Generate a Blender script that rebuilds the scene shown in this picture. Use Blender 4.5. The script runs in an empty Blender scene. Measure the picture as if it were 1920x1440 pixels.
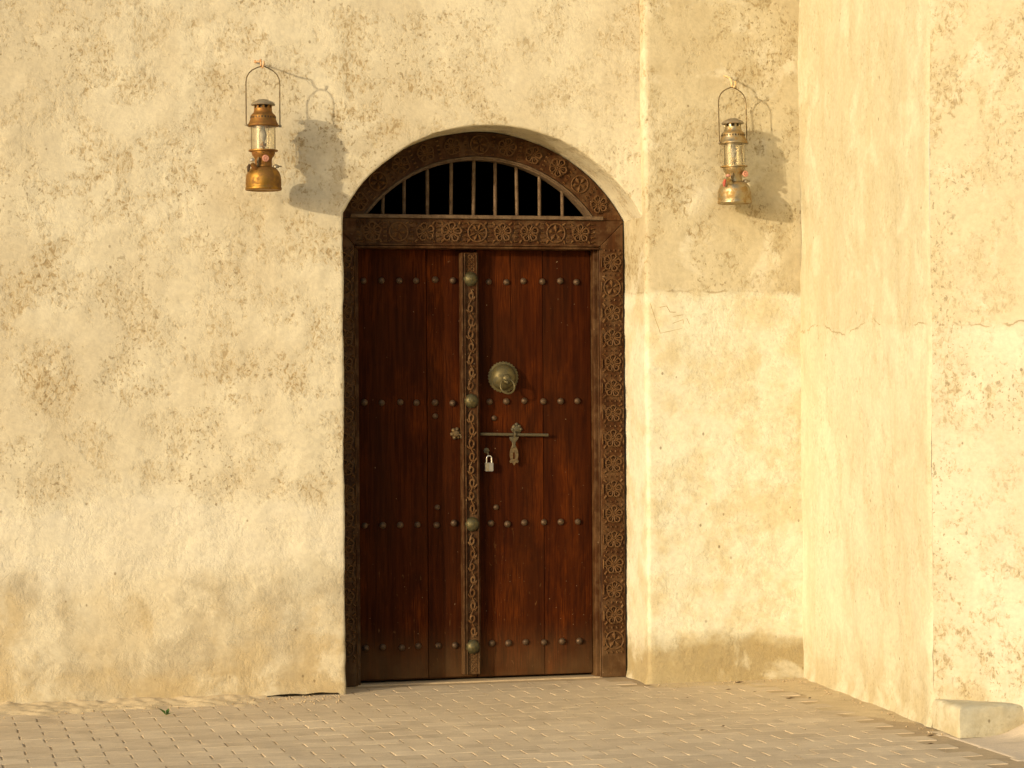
import bpy, bmesh, math, random
from mathutils import Vector, Matrix, noise, Euler
random.seed(7)
S = bpy.context.scene
COL = S.collection
R = math.radians

# ------------------------------------------------------------------ camera
cam_d = bpy.data.cameras.new('camera'); cam = bpy.data.objects.new('camera', cam_d); COL.objects.link(cam)
YAW, PITCH, ROLL = R(14.25), R(0.25), 0.0068
Fv = Vector((math.sin(YAW)*math.cos(PITCH), math.cos(YAW)*math.cos(PITCH), math.sin(PITCH)))
Rv = Vector((math.cos(YAW), -math.sin(YAW), 0)); Uv = Rv.cross(Fv)
U2 = (Uv + ROLL*Rv).normalized(); R2 = (Rv - ROLL*Uv).normalized()
CAM = Vector((-2.6547, -10.7625, 1.35))
cam.matrix_world = Matrix(((R2.x, U2.x, -Fv.x, CAM.x), (R2.y, U2.y, -Fv.y, CAM.y), (R2.z, U2.z, -Fv.z, CAM.z), (0, 0, 0, 1)))
cam_d.sensor_width = 36.0; cam_d.lens = 4525/1920*36; cam_d.clip_start = .1; cam_d.clip_end = 500
S.camera = cam

# ------------------------------------------------------------------ sky, sun, exposure
SUN_AZ, SUN_EL = R(57.3), R(11.5)               # azimuth from the wall's normal towards the left
sun_dir = Vector((-math.sin(SUN_AZ)*math.cos(SUN_EL), -math.cos(SUN_AZ)*math.cos(SUN_EL), math.sin(SUN_EL)))
W = bpy.data.worlds.new('World'); S.world = W; W.use_nodes = True
wn = W.node_tree; wn.nodes.clear()
sky = wn.nodes.new('ShaderNodeTexSky'); sky.sky_type = 'NISHITA'; sky.sun_disc = False
sky.sun_elevation = SUN_EL; sky.sun_rotation = math.atan2(sun_dir.x, sun_dir.y); sky.dust_density = 3.0; sky.air_density = 1.0
bg = wn.nodes.new('ShaderNodeBackground'); bg.inputs[1].default_value = 0.15
wo = wn.nodes.new('ShaderNodeOutputWorld')
wn.links.new(sky.outputs[0], bg.inputs[0]); wn.links.new(bg.outputs[0], wo.inputs[0])
sd = bpy.data.lights.new('sun', 'SUN'); sd.energy = 2.25; sd.angle = R(.55); sd.color = (1, .81, .54)
sun = bpy.data.objects.new('sun', sd); COL.objects.link(sun)
sun.rotation_euler = (-sun_dir).to_track_quat('-Z', 'Y').to_euler(); sun.location = sun_dir*20
S.view_settings.view_transform = 'Standard'; S.view_settings.look = 'None'
S.view_settings.exposure = 0.50; S.view_settings.gamma = 1; S.view_settings.use_curve_mapping = False
S.render.engine = 'CYCLES'; S.cycles.max_bounces = 7; S.cycles.diffuse_bounces = 3; S.cycles.glossy_bounces = 3; S.cycles.transmission_bounces = 6; S.cycles.transparent_max_bounces = 6; S.render.resolution_x = 1024; S.render.resolution_y = 768

# ------------------------------------------------------------------ material helpers
class NT:
    def __init__(s, name):
        s.m = bpy.data.materials.new(name); s.m.use_nodes = True; s.t = s.m.node_tree; s.t.nodes.clear()
        s.out = s.n('ShaderNodeOutputMaterial'); s.b = s.n('ShaderNodeBsdfPrincipled')
        s.l(s.b.outputs[0], s.out.inputs[0]); s._obj = None; s._geo = None
    def n(s, t): return s.t.nodes.new(t)
    def l(s, a, b): s.t.links.new(a, b)
    def put(s, sock, v):
        if isinstance(v, bpy.types.NodeSocket): s.l(v, sock)
        elif isinstance(v, (tuple, list)): sock.default_value = tuple(v) + ((1,) if len(v) == 3 and len(sock.default_value) == 4 else ())
        else: sock.default_value = v
    def obj(s):
        if not s._obj: s._obj = s.n('ShaderNodeTexCoord').outputs['Object']
        return s._obj
    def pos(s):
        if not s._geo: s._geo = s.n('ShaderNodeNewGeometry').outputs['Position']
        return s._geo
    def mp(s, vec, scale=(1, 1, 1), loc=(0, 0, 0), rot=(0, 0, 0)):
        m = s.n('ShaderNodeMapping'); m.inputs['Rotation'].default_value = rot; s.l(vec, m.inputs[0]); m.inputs['Scale'].default_value = scale; m.inputs['Location'].default_value = loc
        return m.outputs[0]
    def noise(s, vec, scale, detail=4, rough=.55, dist=0):
        n = s.n('ShaderNodeTexNoise'); s.l(vec, n.inputs['Vector']); n.inputs['Scale'].default_value = scale
        n.inputs['Detail'].default_value = detail; n.inputs['Roughness'].default_value = rough; n.inputs['Distortion'].default_value = dist
        return n.outputs[0]
    def voro(s, vec, scale, feat='F1'):
        n = s.n('ShaderNodeTexVoronoi'); n.feature = feat; s.l(vec, n.inputs['Vector']); n.inputs['Scale'].default_value = scale
        return n.outputs['Distance']
    def mth(s, op, a, b=None, c=None, clamp=False):
        n = s.n('ShaderNodeMath'); n.operation = op; n.use_clamp = clamp; s.put(n.inputs[0], a)
        if b is not None: s.put(n.inputs[1], b)
        if c is not None: s.put(n.inputs[2], c)
        return n.outputs[0]
    def ss(s, v, a, b, lo=0., hi=1.):
        n = s.n('ShaderNodeMapRange'); n.interpolation_type = 'SMOOTHSTEP'; s.put(n.inputs[0], v)
        n.inputs[1].default_value = a; n.inputs[2].default_value = b; n.inputs[3].default_value = lo; n.inputs[4].default_value = hi
        return n.outputs[0]
    def mix(s, f, a, b, mode='MIX'):
        n = s.n('ShaderNodeMix'); n.data_type = 'RGBA'; n.blend_type = mode; s.put(n.inputs[0], f); s.put(n.inputs[6], a); s.put(n.inputs[7], b)
        return n.outputs[2]
    def z(s, vec, i=2):
        n = s.n('ShaderNodeSeparateXYZ'); s.l(vec, n.inputs[0]); return n.outputs[i]
    def bump(s, h, strength=.5, dist=.01):
        n = s.n('ShaderNodeBump'); n.inputs['Strength'].default_value = strength; n.inputs['Distance'].default_value = dist; s.l(h, n.inputs['Height'])
        s.l(n.outputs[0], s.b.inputs['Normal'])
    def fin(s, col, rough=.9, metal=0., spec=.3):
        s.put(s.b.inputs['Base Color'], col); s.put(s.b.inputs['Roughness'], rough); s.put(s.b.inputs['Metallic'], metal)
        s.put(s.b.inputs['Specular IOR Level'], spec); return s.m

def plaster(name, seed, cream, pale, tan, brown, fleck=1., haze=1., kind='main', streak=0.):
    t = NT(name); v0 = t.obj(); v = t.mp(v0, loc=(seed, seed*1.7, seed*.6)); z = t.z(v0)
    M = t.mth
    big = t.noise(v, 1.1, 3, .6)
    cl = t.ss(t.noise(v, 1.7, 4, .62, .3), .42, .62)
    rag = t.noise(v, 5.2, 6, .76, .15); hz = t.ss(rag, .485, .59); pal = t.ss(t.noise(v, 3.6, 4, .6, .5), .52, .66)
    grit = t.noise(v, 46, 3, .7)
    worm = t.noise(t.mp(v, (1.25, 1.25, .85), rot=(0, R(24), 0)), 40, 3, .66, .9); fl = M('MULTIPLY', t.ss(worm, .54, .60), t.ss(rag, .455, .57))
    sp2 = M('MULTIPLY', t.ss(t.noise(t.mp(v, (1, 1, .8)), 62, 2, .6, .3), .60, .66), t.ss(t.noise(v, 2.6, 3, .6), .44, .58))
    pit = t.ss(t.voro(t.mp(v, (1, 1, .75)), 14), .05, .10, 1, 0)
    pit = M('MULTIPLY', pit, t.ss(t.noise(v, 3.1, 3), .47, .57))
    scr = t.ss(t.noise(t.mp(v, (1.3, 1, 9)), 7, 3, .7, 2.2), .60, .70)         # trowel drag marks
    wob = M('MULTIPLY_ADD', t.noise(v, 1.3, 6, .6), .6, -.3)
    zz = M('ADD', z, wob)
    zone = 1.0
    col = t.mix(t.ss(big, .35, .65), cream, pale)
    if kind == 'main':
        up = t.ss(zz, .80, 1.0); flm = M('MULTIPLY_ADD', up, .93, .07)
        low = t.ss(zz, .86, .98, 1, 0)
        col = t.mix(M('MULTIPLY', low, .8), col, t.mix(t.ss(t.noise(v, 1.6, 6, .6), .4, .62), (.75, .67, .51), (.72, .60, .41)))
        col = t.mix(M('MULTIPLY', M('MULTIPLY', low, t.ss(zz, .50, .62)), .7), col, (.79, .70, .545))          # smooth repair coat
        zd = M('MULTIPLY_ADD', t.noise(v, 1.5, 6, .66, .3), .75, M('ADD', z, -.375))
        gp = M('MULTIPLY', t.ss(zd, .44, .60, 1, 0), t.ss(t.noise(v, 2.6, 6, .70, .4), .40, .56, .35, 1.))
        col = t.mix(M('MULTIPLY', gp, .8), col, t.mix(t.ss(t.noise(v, 3.3, 4), .42, .6), (.50, .405, .27), (.58, .44, .25)))
        ft = M('MULTIPLY', t.ss(zz, .0, .30, 1, 0), t.ss(t.noise(v, 3, 7, .65), .40, .58))
        col = t.mix(M('MULTIPLY', ft, .7), col, (.52, .38, .20))
        xb = M('ABSOLUTE', M('MULTIPLY_ADD', t.noise(v, 4, 4, .6), .10, M('ADD', t.z(v0, 0), 1.35)))
        col = t.mix(M('MULTIPLY', M('MULTIPLY', t.ss(xb, .02, .055, 1, 0), t.ss(z, 1.5, 2.2)), .6), col, (.76, .66, .48))   # old repair seam
        edge = M('MULTIPLY', t.ss(M('ABSOLUTE', M('SUBTRACT', zz, .90)), .0, .035, 1, 0), t.noise(v, 4, 4))
        col = t.mix(M('MULTIPLY', edge, .5), col, (.76, .66, .46))
    elif kind == 'bay':
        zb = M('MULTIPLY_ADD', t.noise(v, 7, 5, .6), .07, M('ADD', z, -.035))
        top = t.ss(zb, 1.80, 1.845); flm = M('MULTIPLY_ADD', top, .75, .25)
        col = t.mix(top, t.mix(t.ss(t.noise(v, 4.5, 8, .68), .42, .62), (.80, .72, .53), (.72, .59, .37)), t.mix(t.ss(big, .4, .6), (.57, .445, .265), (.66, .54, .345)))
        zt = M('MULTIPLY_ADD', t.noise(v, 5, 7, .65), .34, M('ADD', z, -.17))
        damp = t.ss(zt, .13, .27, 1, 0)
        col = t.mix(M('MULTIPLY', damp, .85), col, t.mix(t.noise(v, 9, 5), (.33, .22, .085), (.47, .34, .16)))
        ln = t.ss(M('ABSOLUTE', M('SUBTRACT', zb, 1.826)), .0015, .006, 1, 0)
        col = t.mix(M('MULTIPLY', M('MULTIPLY', ln, t.ss(t.noise(v, 5, 4), .45, .56)), .55), col, brown)
    else:
        flm = .42 if kind == 'return' else .9
        zb = M('MULTIPLY_ADD', t.noise(v, 2.2, 6, .62), .22, M('ADD', z, -.11))
        top = t.ss(zb, 1.60, 1.66)
        col = t.mix(M('MULTIPLY', top, .55), col, (.62, .50, .29))
        ln = t.ss(M('ABSOLUTE', M('SUBTRACT', zb, 1.632)), .0015, .0055, 1, 0)
        ln = M('MULTIPLY', ln, t.ss(t.noise(v, 6, 4), .47, .56))
        col = t.mix(M('MULTIPLY', ln, .65), col, brown)
        st = t.ss(t.noise(t.mp(v, (4, 4, .8)), 2, 6, .68, .5), .48, .64)
        col = t.mix(M('MULTIPLY', st, streak), col, tan)
        ft = M('MULTIPLY', t.ss(zz, .0, .32, 1, 0), t.ss(t.noise(v, 5, 7, .65), .40, .58))
        col = t.mix(M('MULTIPLY', ft, .6), col, (.50, .36, .17))
    col = t.mix(M('MULTIPLY', pal, .55), col, tuple(min(.86, c*1.08) for c in pale))
    hm = M('MULTIPLY', M('MULTIPLY', hz, M('MULTIPLY_ADD', cl, .5, .5)), M('MULTIPLY', flm, .66*haze))
    hm = M('MULTIPLY', hm, t.ss(worm, .40, .57, .30, 1.))
    col = t.mix(hm, col, tan)
    fm = M('MULTIPLY', M('MULTIPLY', fl, M('MULTIPLY_ADD', cl, .5, .4)), M('MULTIPLY', flm, .78*fleck))
    col = t.mix(fm, col, brown)
    col = t.mix(M('MULTIPLY', sp2, M('MULTIPLY', flm, .62)), col, tuple(c*.7 for c in brown))
    col = t.mix(M('MULTIPLY', scr, M('MULTIPLY', flm, .20)), col, tan)
    col = t.mix(M('MULTIPLY', pit, .65), col, (.20, .13, .06))
    col = t.mix(.22, col, t.mix(t.ss(grit, .3, .7), (.40, .31, .2), (.95, .86, .68)), 'MULTIPLY')
    col = t.mix(1., col, {'main': (.845, .915, .97), 'bay': (.84, .94, 1.06), 'return': (.80, .92, 1.12), 'front': (.74, .83, .95)}[kind], 'MULTIPLY')                         # overall lime-wash tone
    h = M('MULTIPLY_ADD', t.noise(v, 7, 4, .6, .4), .75, M('MULTIPLY', grit, .06))
    h = M('SUBTRACT', h, M('MULTIPLY', M('MULTIPLY', worm, t.ss(rag, .45, .60)), .42 if kind != 'return' else .12))
    t.bump(h, .5, .016)
    return t.fin(col, .93, 0, .15)

CREAM, PALE, TAN, BROWN = (.66, .55, .38), (.77, .67, .49), (.545, .405, .225), (.36, .245, .115)
m_main = plaster('plaster_main', 0.0, CREAM, PALE, TAN, BROWN)
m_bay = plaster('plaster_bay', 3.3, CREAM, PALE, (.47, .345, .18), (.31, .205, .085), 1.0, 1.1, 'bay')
m_ret = plaster('plaster_return', 5.7, (.70, .58, .36), (.75, .64, .42), (.58, .43, .22), (.33, .22, .09), .6, .9, 'return', .32)
m_but = plaster('plaster_buttress', 8.1, (.68, .57, .38), (.76, .66, .47), (.53, .40, .21), (.33, .22, .095), .85, 1.25, 'front', .15)

def wood(name, dark, mid, hot, rough=.55, hotk=.6, spec=.35, dusty=0.):
    t = NT(name); v0 = t.obj(); oi = t.n('ShaderNodeObjectInfo').outputs['Random']
    sh = t.n('ShaderNodeVectorMath'); sh.operation = 'ADD'; t.l(v0, sh.inputs[0])
    cb = t.n('ShaderNodeCombineXYZ'); t.put(cb.inputs[0], t.mth('MULTIPLY', oi, 7.)); t.put(cb.inputs[2], t.mth('MULTIPLY', oi, 13.)); t.l(cb.outputs[0], sh.inputs[1])
    v = sh.outputs[0]
    gr = t.noise(t.mp(v, (26, 26, 1.3)), 2.2, 7, .65, .6); fine = t.noise(t.mp(v, (90, 90, 4)), 2.5, 4, .6)
    pa = t.noise(t.mp(v, (2.5, 2.5, 1.1)), 1.7, 5, .6, .4)
    col = t.mix(t.ss(gr, .35, .66), dark, mid)
    col = t.mix(t.mth('MULTIPLY', t.mth('MULTIPLY', t.ss(pa, .46, .68), t.ss(fine, .35, .65)), hotk), col, hot)
    z = t.z(t.pos())
    low = t.mth('MULTIPLY', t.ss(z, .02, .30, 1, 0), t.noise(v, 6, 5, .6))
    col = t.mix(t.mth('MULTIPLY', low, .7), col, (.15, .09, .038))       # dust splashed up from the ground
    bl = t.ss(t.noise(t.mp(v, (3, 3, .8)), 1.4, 4, .6), .42, .64); col = t.mix(t.mth('MULTIPLY', bl, .45), col, t.mix(.5, col, (.02, .009, .003)))
    sc = t.ss(t.noise(t.mp(v, (30, 30, 9)), 2.2, 4, .7, .8), .64, .70); col = t.mix(t.mth('MULTIPLY', sc, t.mth('MULTIPLY', t.ss(z, .1, 1.1, 1, 0), .5)), col, (.17, .085, .032))
    sp = t.ss(t.noise(v, 60, 2, .5), .735, .76)
    col = t.mix(t.mth('MULTIPLY', sp, .55), col, (.32, .22, .13))
    if dusty: col = t.mix(t.mth('MULTIPLY', t.ss(t.noise(v, 18, 6, .65), .42, .66), dusty), col, (.20, .12, .055))
    h = t.mth('ADD', t.mth('MULTIPLY', gr, .6), t.mth('MULTIPLY', fine, .4)); t.bump(h, .35, .004)
    return t.fin(col, t.ss(pa, .3, .7, rough-.08, rough+.12), 0, spec)
m_plank = wood('wood_plank', (.021, .0042, .001), (.044, .0094, .0017), (.112, .0245, .0035), .66, .8, .04)
m_frame = wood('wood_frame', (.032, .0115, .0032), (.060, .0215, .0056), (.10, .046, .016), .6, .5, .12, .3)
m_carve = wood('wood_carved', (.064, .027, .008), (.110, .050, .0155), (.18, .09, .032), .6, .5, .15, .5)  # paler than the frame: crest highlights are put into the carving's colour

def metal(name, col, col2, rough=.4, scale=30, metalv=1., lo=.42, hi=.62):
    t = NT(name); v = t.obj(); a = t.noise(v, scale, 6, .65, .3); m = t.ss(a, lo, hi)
    t.bump(a, .15, .002)
    return t.fin(t.mix(m, col, col2), t.mth('MULTIPLY_ADD', m, .25, rough), t.mth('MULTIPLY_ADD', m, -.45*metalv, metalv), .5)
m_brass = metal('brass_amber', (.30, .165, .036), (.19, .095, .022), .46, 22)
m_rust = metal('brass_rusty', (.27, .145, .04), (.22, .095, .024), .54, 26)
m_silver = metal('nickel_worn', (.38, .32, .20), (.29, .185, .06), .40, 24, 1., .42, .62)
m_cap = metal('grey_cap', (.30, .265, .19), (.22, .16, .09), .5, 25, .7)
m_dark = metal('dark_steel', (.05, .038, .024), (.09, .05, .022), .5, 40, .8)
m_wire = metal('wire', (.20, .155, .085), (.12, .075, .03), .45, 60, .8)
m_hook = metal('hook_copper', (.60, .30, .12), (.55, .42, .26), .45, 50, .5)
m_hookc = metal('hook_cream', (.66, .53, .30), (.62, .40, .16), .6, 50, .1)
m_stud = metal('stud_bronze', (.105, .064, .034), (.058, .032, .015), .5, 60, .6)
m_boss = metal('boss_verdigris', (.10, .082, .034), (.062, .06, .032), .5, 70, .7)
m_kn = metal('knocker_brass', (.12, .096, .038), (.07, .06, .028), .52, 45, .6)
m_bolt = metal('bolt_bronze', (.12, .095, .048), (.065, .058, .036), .5, 70, .6)
m_hasp = metal('hasp_bronze', (.17, .115, .05), (.09, .062, .03), .5, 70, .6)
m_steel = metal('padlock_steel', (.42, .40, .36), (.32, .29, .24), .34, 40, .8)
m_chrome = metal('shackle_chrome', (.75, .72, .66), (.6, .56, .48), .22, 40)
m_bar = metal('iron_bar', (.135, .085, .042), (.085, .05, .025), .7, 40, .1)
def plain(name, col, rough=.7, spec=.3, k=.25, scale=25):
    t = NT(name); n = t.noise(t.obj(), scale, 5, .6)
    return t.fin(t.mix(t.ss(n, .3, .7), tuple(c*(1-k) for c in col), tuple(min(1, c*(1+k)) for c in col)), rough, 0, spec)
m_red = plain('valve_red', (.36, .075, .045), .5)
m_pink = plain('valve_pink', (.48, .23, .16), .6)
m_mantle = plain('mantle_white', (.36, .34, .30), .9)
m_room = plain('room_shade', (.05, .04, .03), .95)  # dark brown puts the unlit interior's shade into the wall colour
m_leaf = plain('weed_green', (.06, .13, .02), .6, .3, .5)
m_scrap = plain('leaf_scrap', (.085, .05, .022), .85, .2, .5)
m_lip = plain('weathered_straw', (.42, .28, .09), .85)
def glass():
    t = NT('lamp_glass'); t.t.nodes.remove(t.b)
    g = t.n('ShaderNodeBsdfGlass'); g.inputs['IOR'].default_value = 1.45; g.inputs['Roughness'].default_value = .02; g.inputs['Color'].default_value = (.97, .96, .92, 1)
    d = t.n('ShaderNodeBsdfDiffuse'); d.inputs[0].default_value = (.62, .55, .42, 1)
    mx = t.n('ShaderNodeMixShader'); t.put(mx.inputs[0], t.ss(t.noise(t.obj(), 28, 5, .6), .3, .8, .02, .10))
    t.l(g.outputs[0], mx.inputs[1]); t.l(d.outputs[0], mx.inputs[2]); t.l(mx.outputs[0], t.out.inputs[0]); return t.m
m_glass = glass()

def paver_mat(name, base, sand):
    t = NT(name); p = t.pos(); oi = t.n('ShaderNodeObjectInfo').outputs['Random']
    a = t.noise(p, 2.6, 6, .62, .4); b = t.noise(t.mp(p, (1, 2.2, 1)), 10, 7, .66, .3); g = t.noise(p, 150, 4, .6)
    col = t.mix(t.ss(a, .38, .62), base, sand)
    col = t.mix(t.mth('MULTIPLY', t.ss(b, .46, .66), .6), col, tuple(c*1.12 for c in sand))
    col = t.mix(t.mth('MULTIPLY', t.ss(t.noise(p, 5.5, 5, .6), .52, .68), .45), col, tuple(c*.72 for c in base))
    col = t.mix(.5, col, t.mix(oi, (.66, .64, .62), (1, 1, 1)), 'MULTIPLY')
    col = t.mix(.35, col, t.mix(t.ss(g, .3, .7), (.62, .60, .56), (1, 1, 1)), 'MULTIPLY')
    t.bump(t.mth('ADD', t.mth('MULTIPLY', g, .35), t.mth('MULTIPLY', b, .9)), .45, .006)
    return t.fin(col, .95, 0, .12)
m_paver = paver_mat('paver_dusty', (.64, .53, .37), (.71, .595, .42))
m_sand = paver_mat('sand', (.66, .54, .345), (.71, .585, .375))
m_joint = paver_mat('joint_sand', (.46, .36, .23), (.52, .41, .26))
m_cement = paver_mat('cement', (.62, .53, .39), (.68, .58, .44))
m_ground = paver_mat('ground_sand', (.54, .44, .29), (.58, .48, .32))

# ------------------------------------------------------------------ mesh helpers
def mk(name, verts, faces, mat, parent=None, smooth=False, loc=None):
    me = bpy.data.meshes.new(name); me.from_pydata([tuple(v) for v in verts], [], faces); me.materials.append(mat)
    if smooth: me.polygons.foreach_set('use_smooth', [True]*len(me.polygons))
    me.update(); return ob(name, me, parent, loc)
def ob(name, me, parent=None, loc=None, rot=None):
    o = bpy.data.objects.new(name, me); COL.objects.link(o)
    if parent: o.parent = parent
    if loc: o.location = loc
    if rot: o.rotation_euler = rot
    return o
def tag(o, label, cat, group=None):
    o['label'] = label; o['category'] = cat
    if group: o['group'] = group
    return o
def empty(name, loc, label, cat, group=None, rot=(0, 0, 0)):
    o = ob(name, None, None, loc, rot); o.empty_display_size = .1; return tag(o, label, cat, group)
class MB:
    def __init__(s): s.v = []; s.f = []
    def add(s, v, f):
        k = len(s.v); s.v += [tuple(p) for p in v]; s.f += [tuple(i+k for i in q) for q in f]
    def box(s, x0, x1, y0, y1, z0, z1):
        s.add([(x0, y0, z0), (x1, y0, z0), (x1, y1, z0), (x0, y1, z0), (x0, y0, z1), (x1, y0, z1), (x1, y1, z1), (x0, y1, z1)],
              [(0, 3, 2, 1), (4, 5, 6, 7), (0, 1, 5, 4), (1, 2, 6, 5), (2, 3, 7, 6), (3, 0, 4, 7)])
    def tube(s, pts, r, n=6, closed=False, cap=True):
        pts = [Vector(p) for p in pts]; m = len(pts); rs = r if isinstance(r, (list, tuple)) else [r]*m
        ref = None; vv = []
        for i, p in enumerate(pts):
            a = pts[(i-1) % m] if (closed or i > 0) else p; b = pts[(i+1) % m] if (closed or i < m-1) else p
            d = (b-a).normalized()
            if ref is None:
                ref = d.orthogonal().normalized()
            ref = (ref - d*ref.dot(d)).normalized(); w = d.cross(ref)
            vv += [p + rs[i]*(math.cos(k*2*math.pi/n)*ref + math.sin(k*2*math.pi/n)*w) for k in range(n)]
        ff = []
        for i in range(m if closed else m-1):
            j = (i+1) % m
            ff += [(i*n+k, i*n+(k+1) % n, j*n+(k+1) % n, j*n+k) for k in range(n)]
        if not closed and cap: ff += [tuple(range(n))[::-1], tuple((m-1)*n+k for k in range(n))]
        s.add(vv, ff)
    def lathe(s, prof, n=24, c=(0, 0, 0), axis='z', flut=None):
        vv = []; ff = []
        for i, (r, h) in enumerate(prof):
            for k in range(n):
                a = k*2*math.pi/n; rr = r*(1+(flut[i] if flut else 0)*(1 if k % 2 else -1))
                if axis == 'z': vv.append((c[0]+rr*math.cos(a), c[1]+rr*math.sin(a), c[2]+h))
                else: vv.append((c[0]+rr*math.cos(a), c[1]-h, c[2]+rr*math.sin(a)))     # axis y: h comes towards the viewer
        for i in range(len(prof)-1):
            ff += [(i*n+k, i*n+(k+1) % n, (i+1)*n+(k+1) % n, (i+1)*n+k) for k in range(n)]
        ff += [tuple(range(n))[::-1], tuple((len(prof)-1)*n+k for k in range(n))]
        s.add(vv, ff)
    def prism(s, poly, y0, y1):          # polygon in x,z; y0 front
        n = len(poly); s.add([(x, y0, z) for x, z in poly] + [(x, y1, z) for x, z in poly],
            [tuple(range(n)), tuple(range(2*n-1, n-1, -1))] + [(i, i+n, (i+1) % n+n, (i+1) % n) for i in range(n)])
    def build(s, name, mat, parent=None, smooth=False, loc=None, bevel=0., seg=1):
        o = mk(name, s.v, s.f, mat, parent, smooth, loc)
        bm = bmesh.new(); bm.from_mesh(o.data); bmesh.ops.recalc_face_normals(bm, faces=bm.faces)
        if bevel: bmesh.ops.bevel(bm, geom=[e for e in bm.edges if len(e.link_faces) == 2 and e.calc_face_angle(0) > .6], offset=bevel, segments=seg, affect='EDGES')
        bm.to_mesh(o.data); bm.free()
        if smooth:
            o.data.polygons.foreach_set('use_smooth', [True]*len(o.data.polygons))
            try: o.data.set_sharp_from_angle(angle=R(48))
            except Exception: pass
        return o

# ------------------------------------------------------------------ walls
def wob(p, k=1.):
    x, y, z = p; q = Vector((x, y, z))
    return k*(.0085*noise.noise(q*1.6+Vector((9, 3, 1))) + .0045*noise.noise(q*5.0+Vector((2, 7, 4))) + .0030*noise.noise(q*13.0) + .0018*noise.noise(q*31))
def frange(a, b, st):
    n = max(1, int(round(abs(b-a)/st))); return [a+(b-a)*i/n for i in range(n+1)]
ZT = 5.2
def plan_sheet(path, zs, k=1., base=None):
    """path: list of (x, y, nx, ny) in plan, normals towards the open side; one vertex column per path point"""
    vv = []; ff = []; nz = len(zs)
    for (x, y, nx, ny) in path:
        for zz in zs:
            d = wob((x, y, zz), k) + (base(x, y, zz) if base else 0)
            vv.append((x+nx*d, y+ny*d, zz))
    for i in range(len(path)-1):
        for j in range(nz-1):
            a = i*nz+j; b = (i+1)*nz+j; ff.append((a, b, b+1, a+1))
    return vv, ff
ARC_C, ARC_R, ZS, XJ = 1.778, .811, 2.18, .705
rr = .011
def lip(x, y, z): return .016*math.exp(-(z/.022)**2)*(.6+.8*noise.noise(Vector((x*9, y*9, 3)))) if z < .08 else 0
zfine = frange(0, ZS, .0185)
zup = frange(ZS, 3.3, .02)[0:] + frange(3.3, ZT, .1)[1:]
XA = -1.2
xs_out = frange(-7, -2.7, .2) + frange(-2.7, XA, .0185)[1:]
xs_in = frange(XA, -XJ-rr, .0135)
main = MB()
round_l = [(-XJ-rr+rr*math.sin(a), rr-rr*math.cos(a), -math.cos(a)*0+math.sin(a), -math.cos(a)) for a in (R(30), R(60), R(90))]
rev_l = [(-XJ, y, 1, 0) for y in frange(rr, .42, .03)[1:]]
vv, ff = plan_sheet([(x, 0, 0, -1) for x in xs_out+xs_in[1:]] + round_l + rev_l, zfine)
vv = [(x, y, (.003+.011*max(0, min(1, (x+1.12)/.12))*(.75+.5*noise.noise(Vector((x*14, 0, 0))))) if z == 0 and -1.12 < x < -.735 else z) for x, y, z in vv]   # open joint over the paving
main.add(vv, ff)
main.add([(-7, .10, -.02), (-.76, .10, -.02), (-.76, .10, ZT), (-7, .10, ZT)], [(0, 1, 2, 3)])  # unseen backing sheet, added to keep the gap at the wall foot dark
main.add(*plan_sheet([(x, 0, 0, -1) for x in xs_out], zup))
# zone over the arch: lines from the outer boundary to the arch edge, then round the arris and run into the soffit
XR, ZR = .765, 2.12
na = 96
a0 = math.atan2(ZS-ARC_C, -XJ); a1 = math.atan2(ZR-ARC_C, math.sqrt(ARC_R**2-(ZR-ARC_C)**2))
outl = [(XA, z) for z in zup]; n1 = len(outl)-1; n3 = 26
nk = 150; n2 = nk-n1-n3
outl += [(XA+(XR-XA)*i/n2, ZT) for i in range(1, n2+1)] + [(XR, ZT+(ZR-ZT)*i/n3) for i in range(1, n3+1)]
nk = len(outl)-1
fr = [(x-XA)/(-XJ-rr-XA) for x in xs_in]
vv = []; ff = []; ysof = frange(rr, .42, .03)[1:]; cols = None
for k in range(nk+1):
    t = k/nk; t = t*.75+.25*(3*t*t-2*t**3); a = a0+(a1-a0)*t
    n = Vector((math.cos(a), math.sin(a))); P = Vector((0, ARC_C))+ARC_R*n
    if k == 0: n = Vector((-1, 0)); P = Vector((-XJ, ZS))
    Po = P+rr*n; Q = Vector(outl[k]); col = []
    for f in fr:
        p = Q.lerp(Po, f); col.append((p.x, -wob((p.x, 0, p.y)), p.y))
    for b in (R(30), R(60), R(90)):
        p = Po-n*rr*math.sin(b); y = rr-rr*math.cos(b); d = wob((p.x, y, p.y))
        col.append((p.x-n.x*d*math.sin(b), y-d*math.cos(b), p.y-n.y*d*math.sin(b)))
    for y in ysof:
        d = wob((P.x, y, P.y)); col.append((P.x-n.x*d, y, P.y-n.y*d))
    vv += col; nc = len(col)
for k in range(nk):
    for j in range(nc-1):
        a = k*nc+j; ff.append((a, a+nc, a+nc+1, a+1))
main.add(vv, ff)
o = main.build('plaster_wall', m_main, None, True)
bm = bmesh.new(); bm.from_mesh(o.data); bmesh.ops.remove_doubles(bm, verts=bm.verts, dist=.0006); bmesh.ops.recalc_face_normals(bm, faces=bm.faces)
bm.to_mesh(o.data); bm.free()
tag(o, 'broad weathered cream plaster wall pierced by the arched doorway', 'wall')

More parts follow.
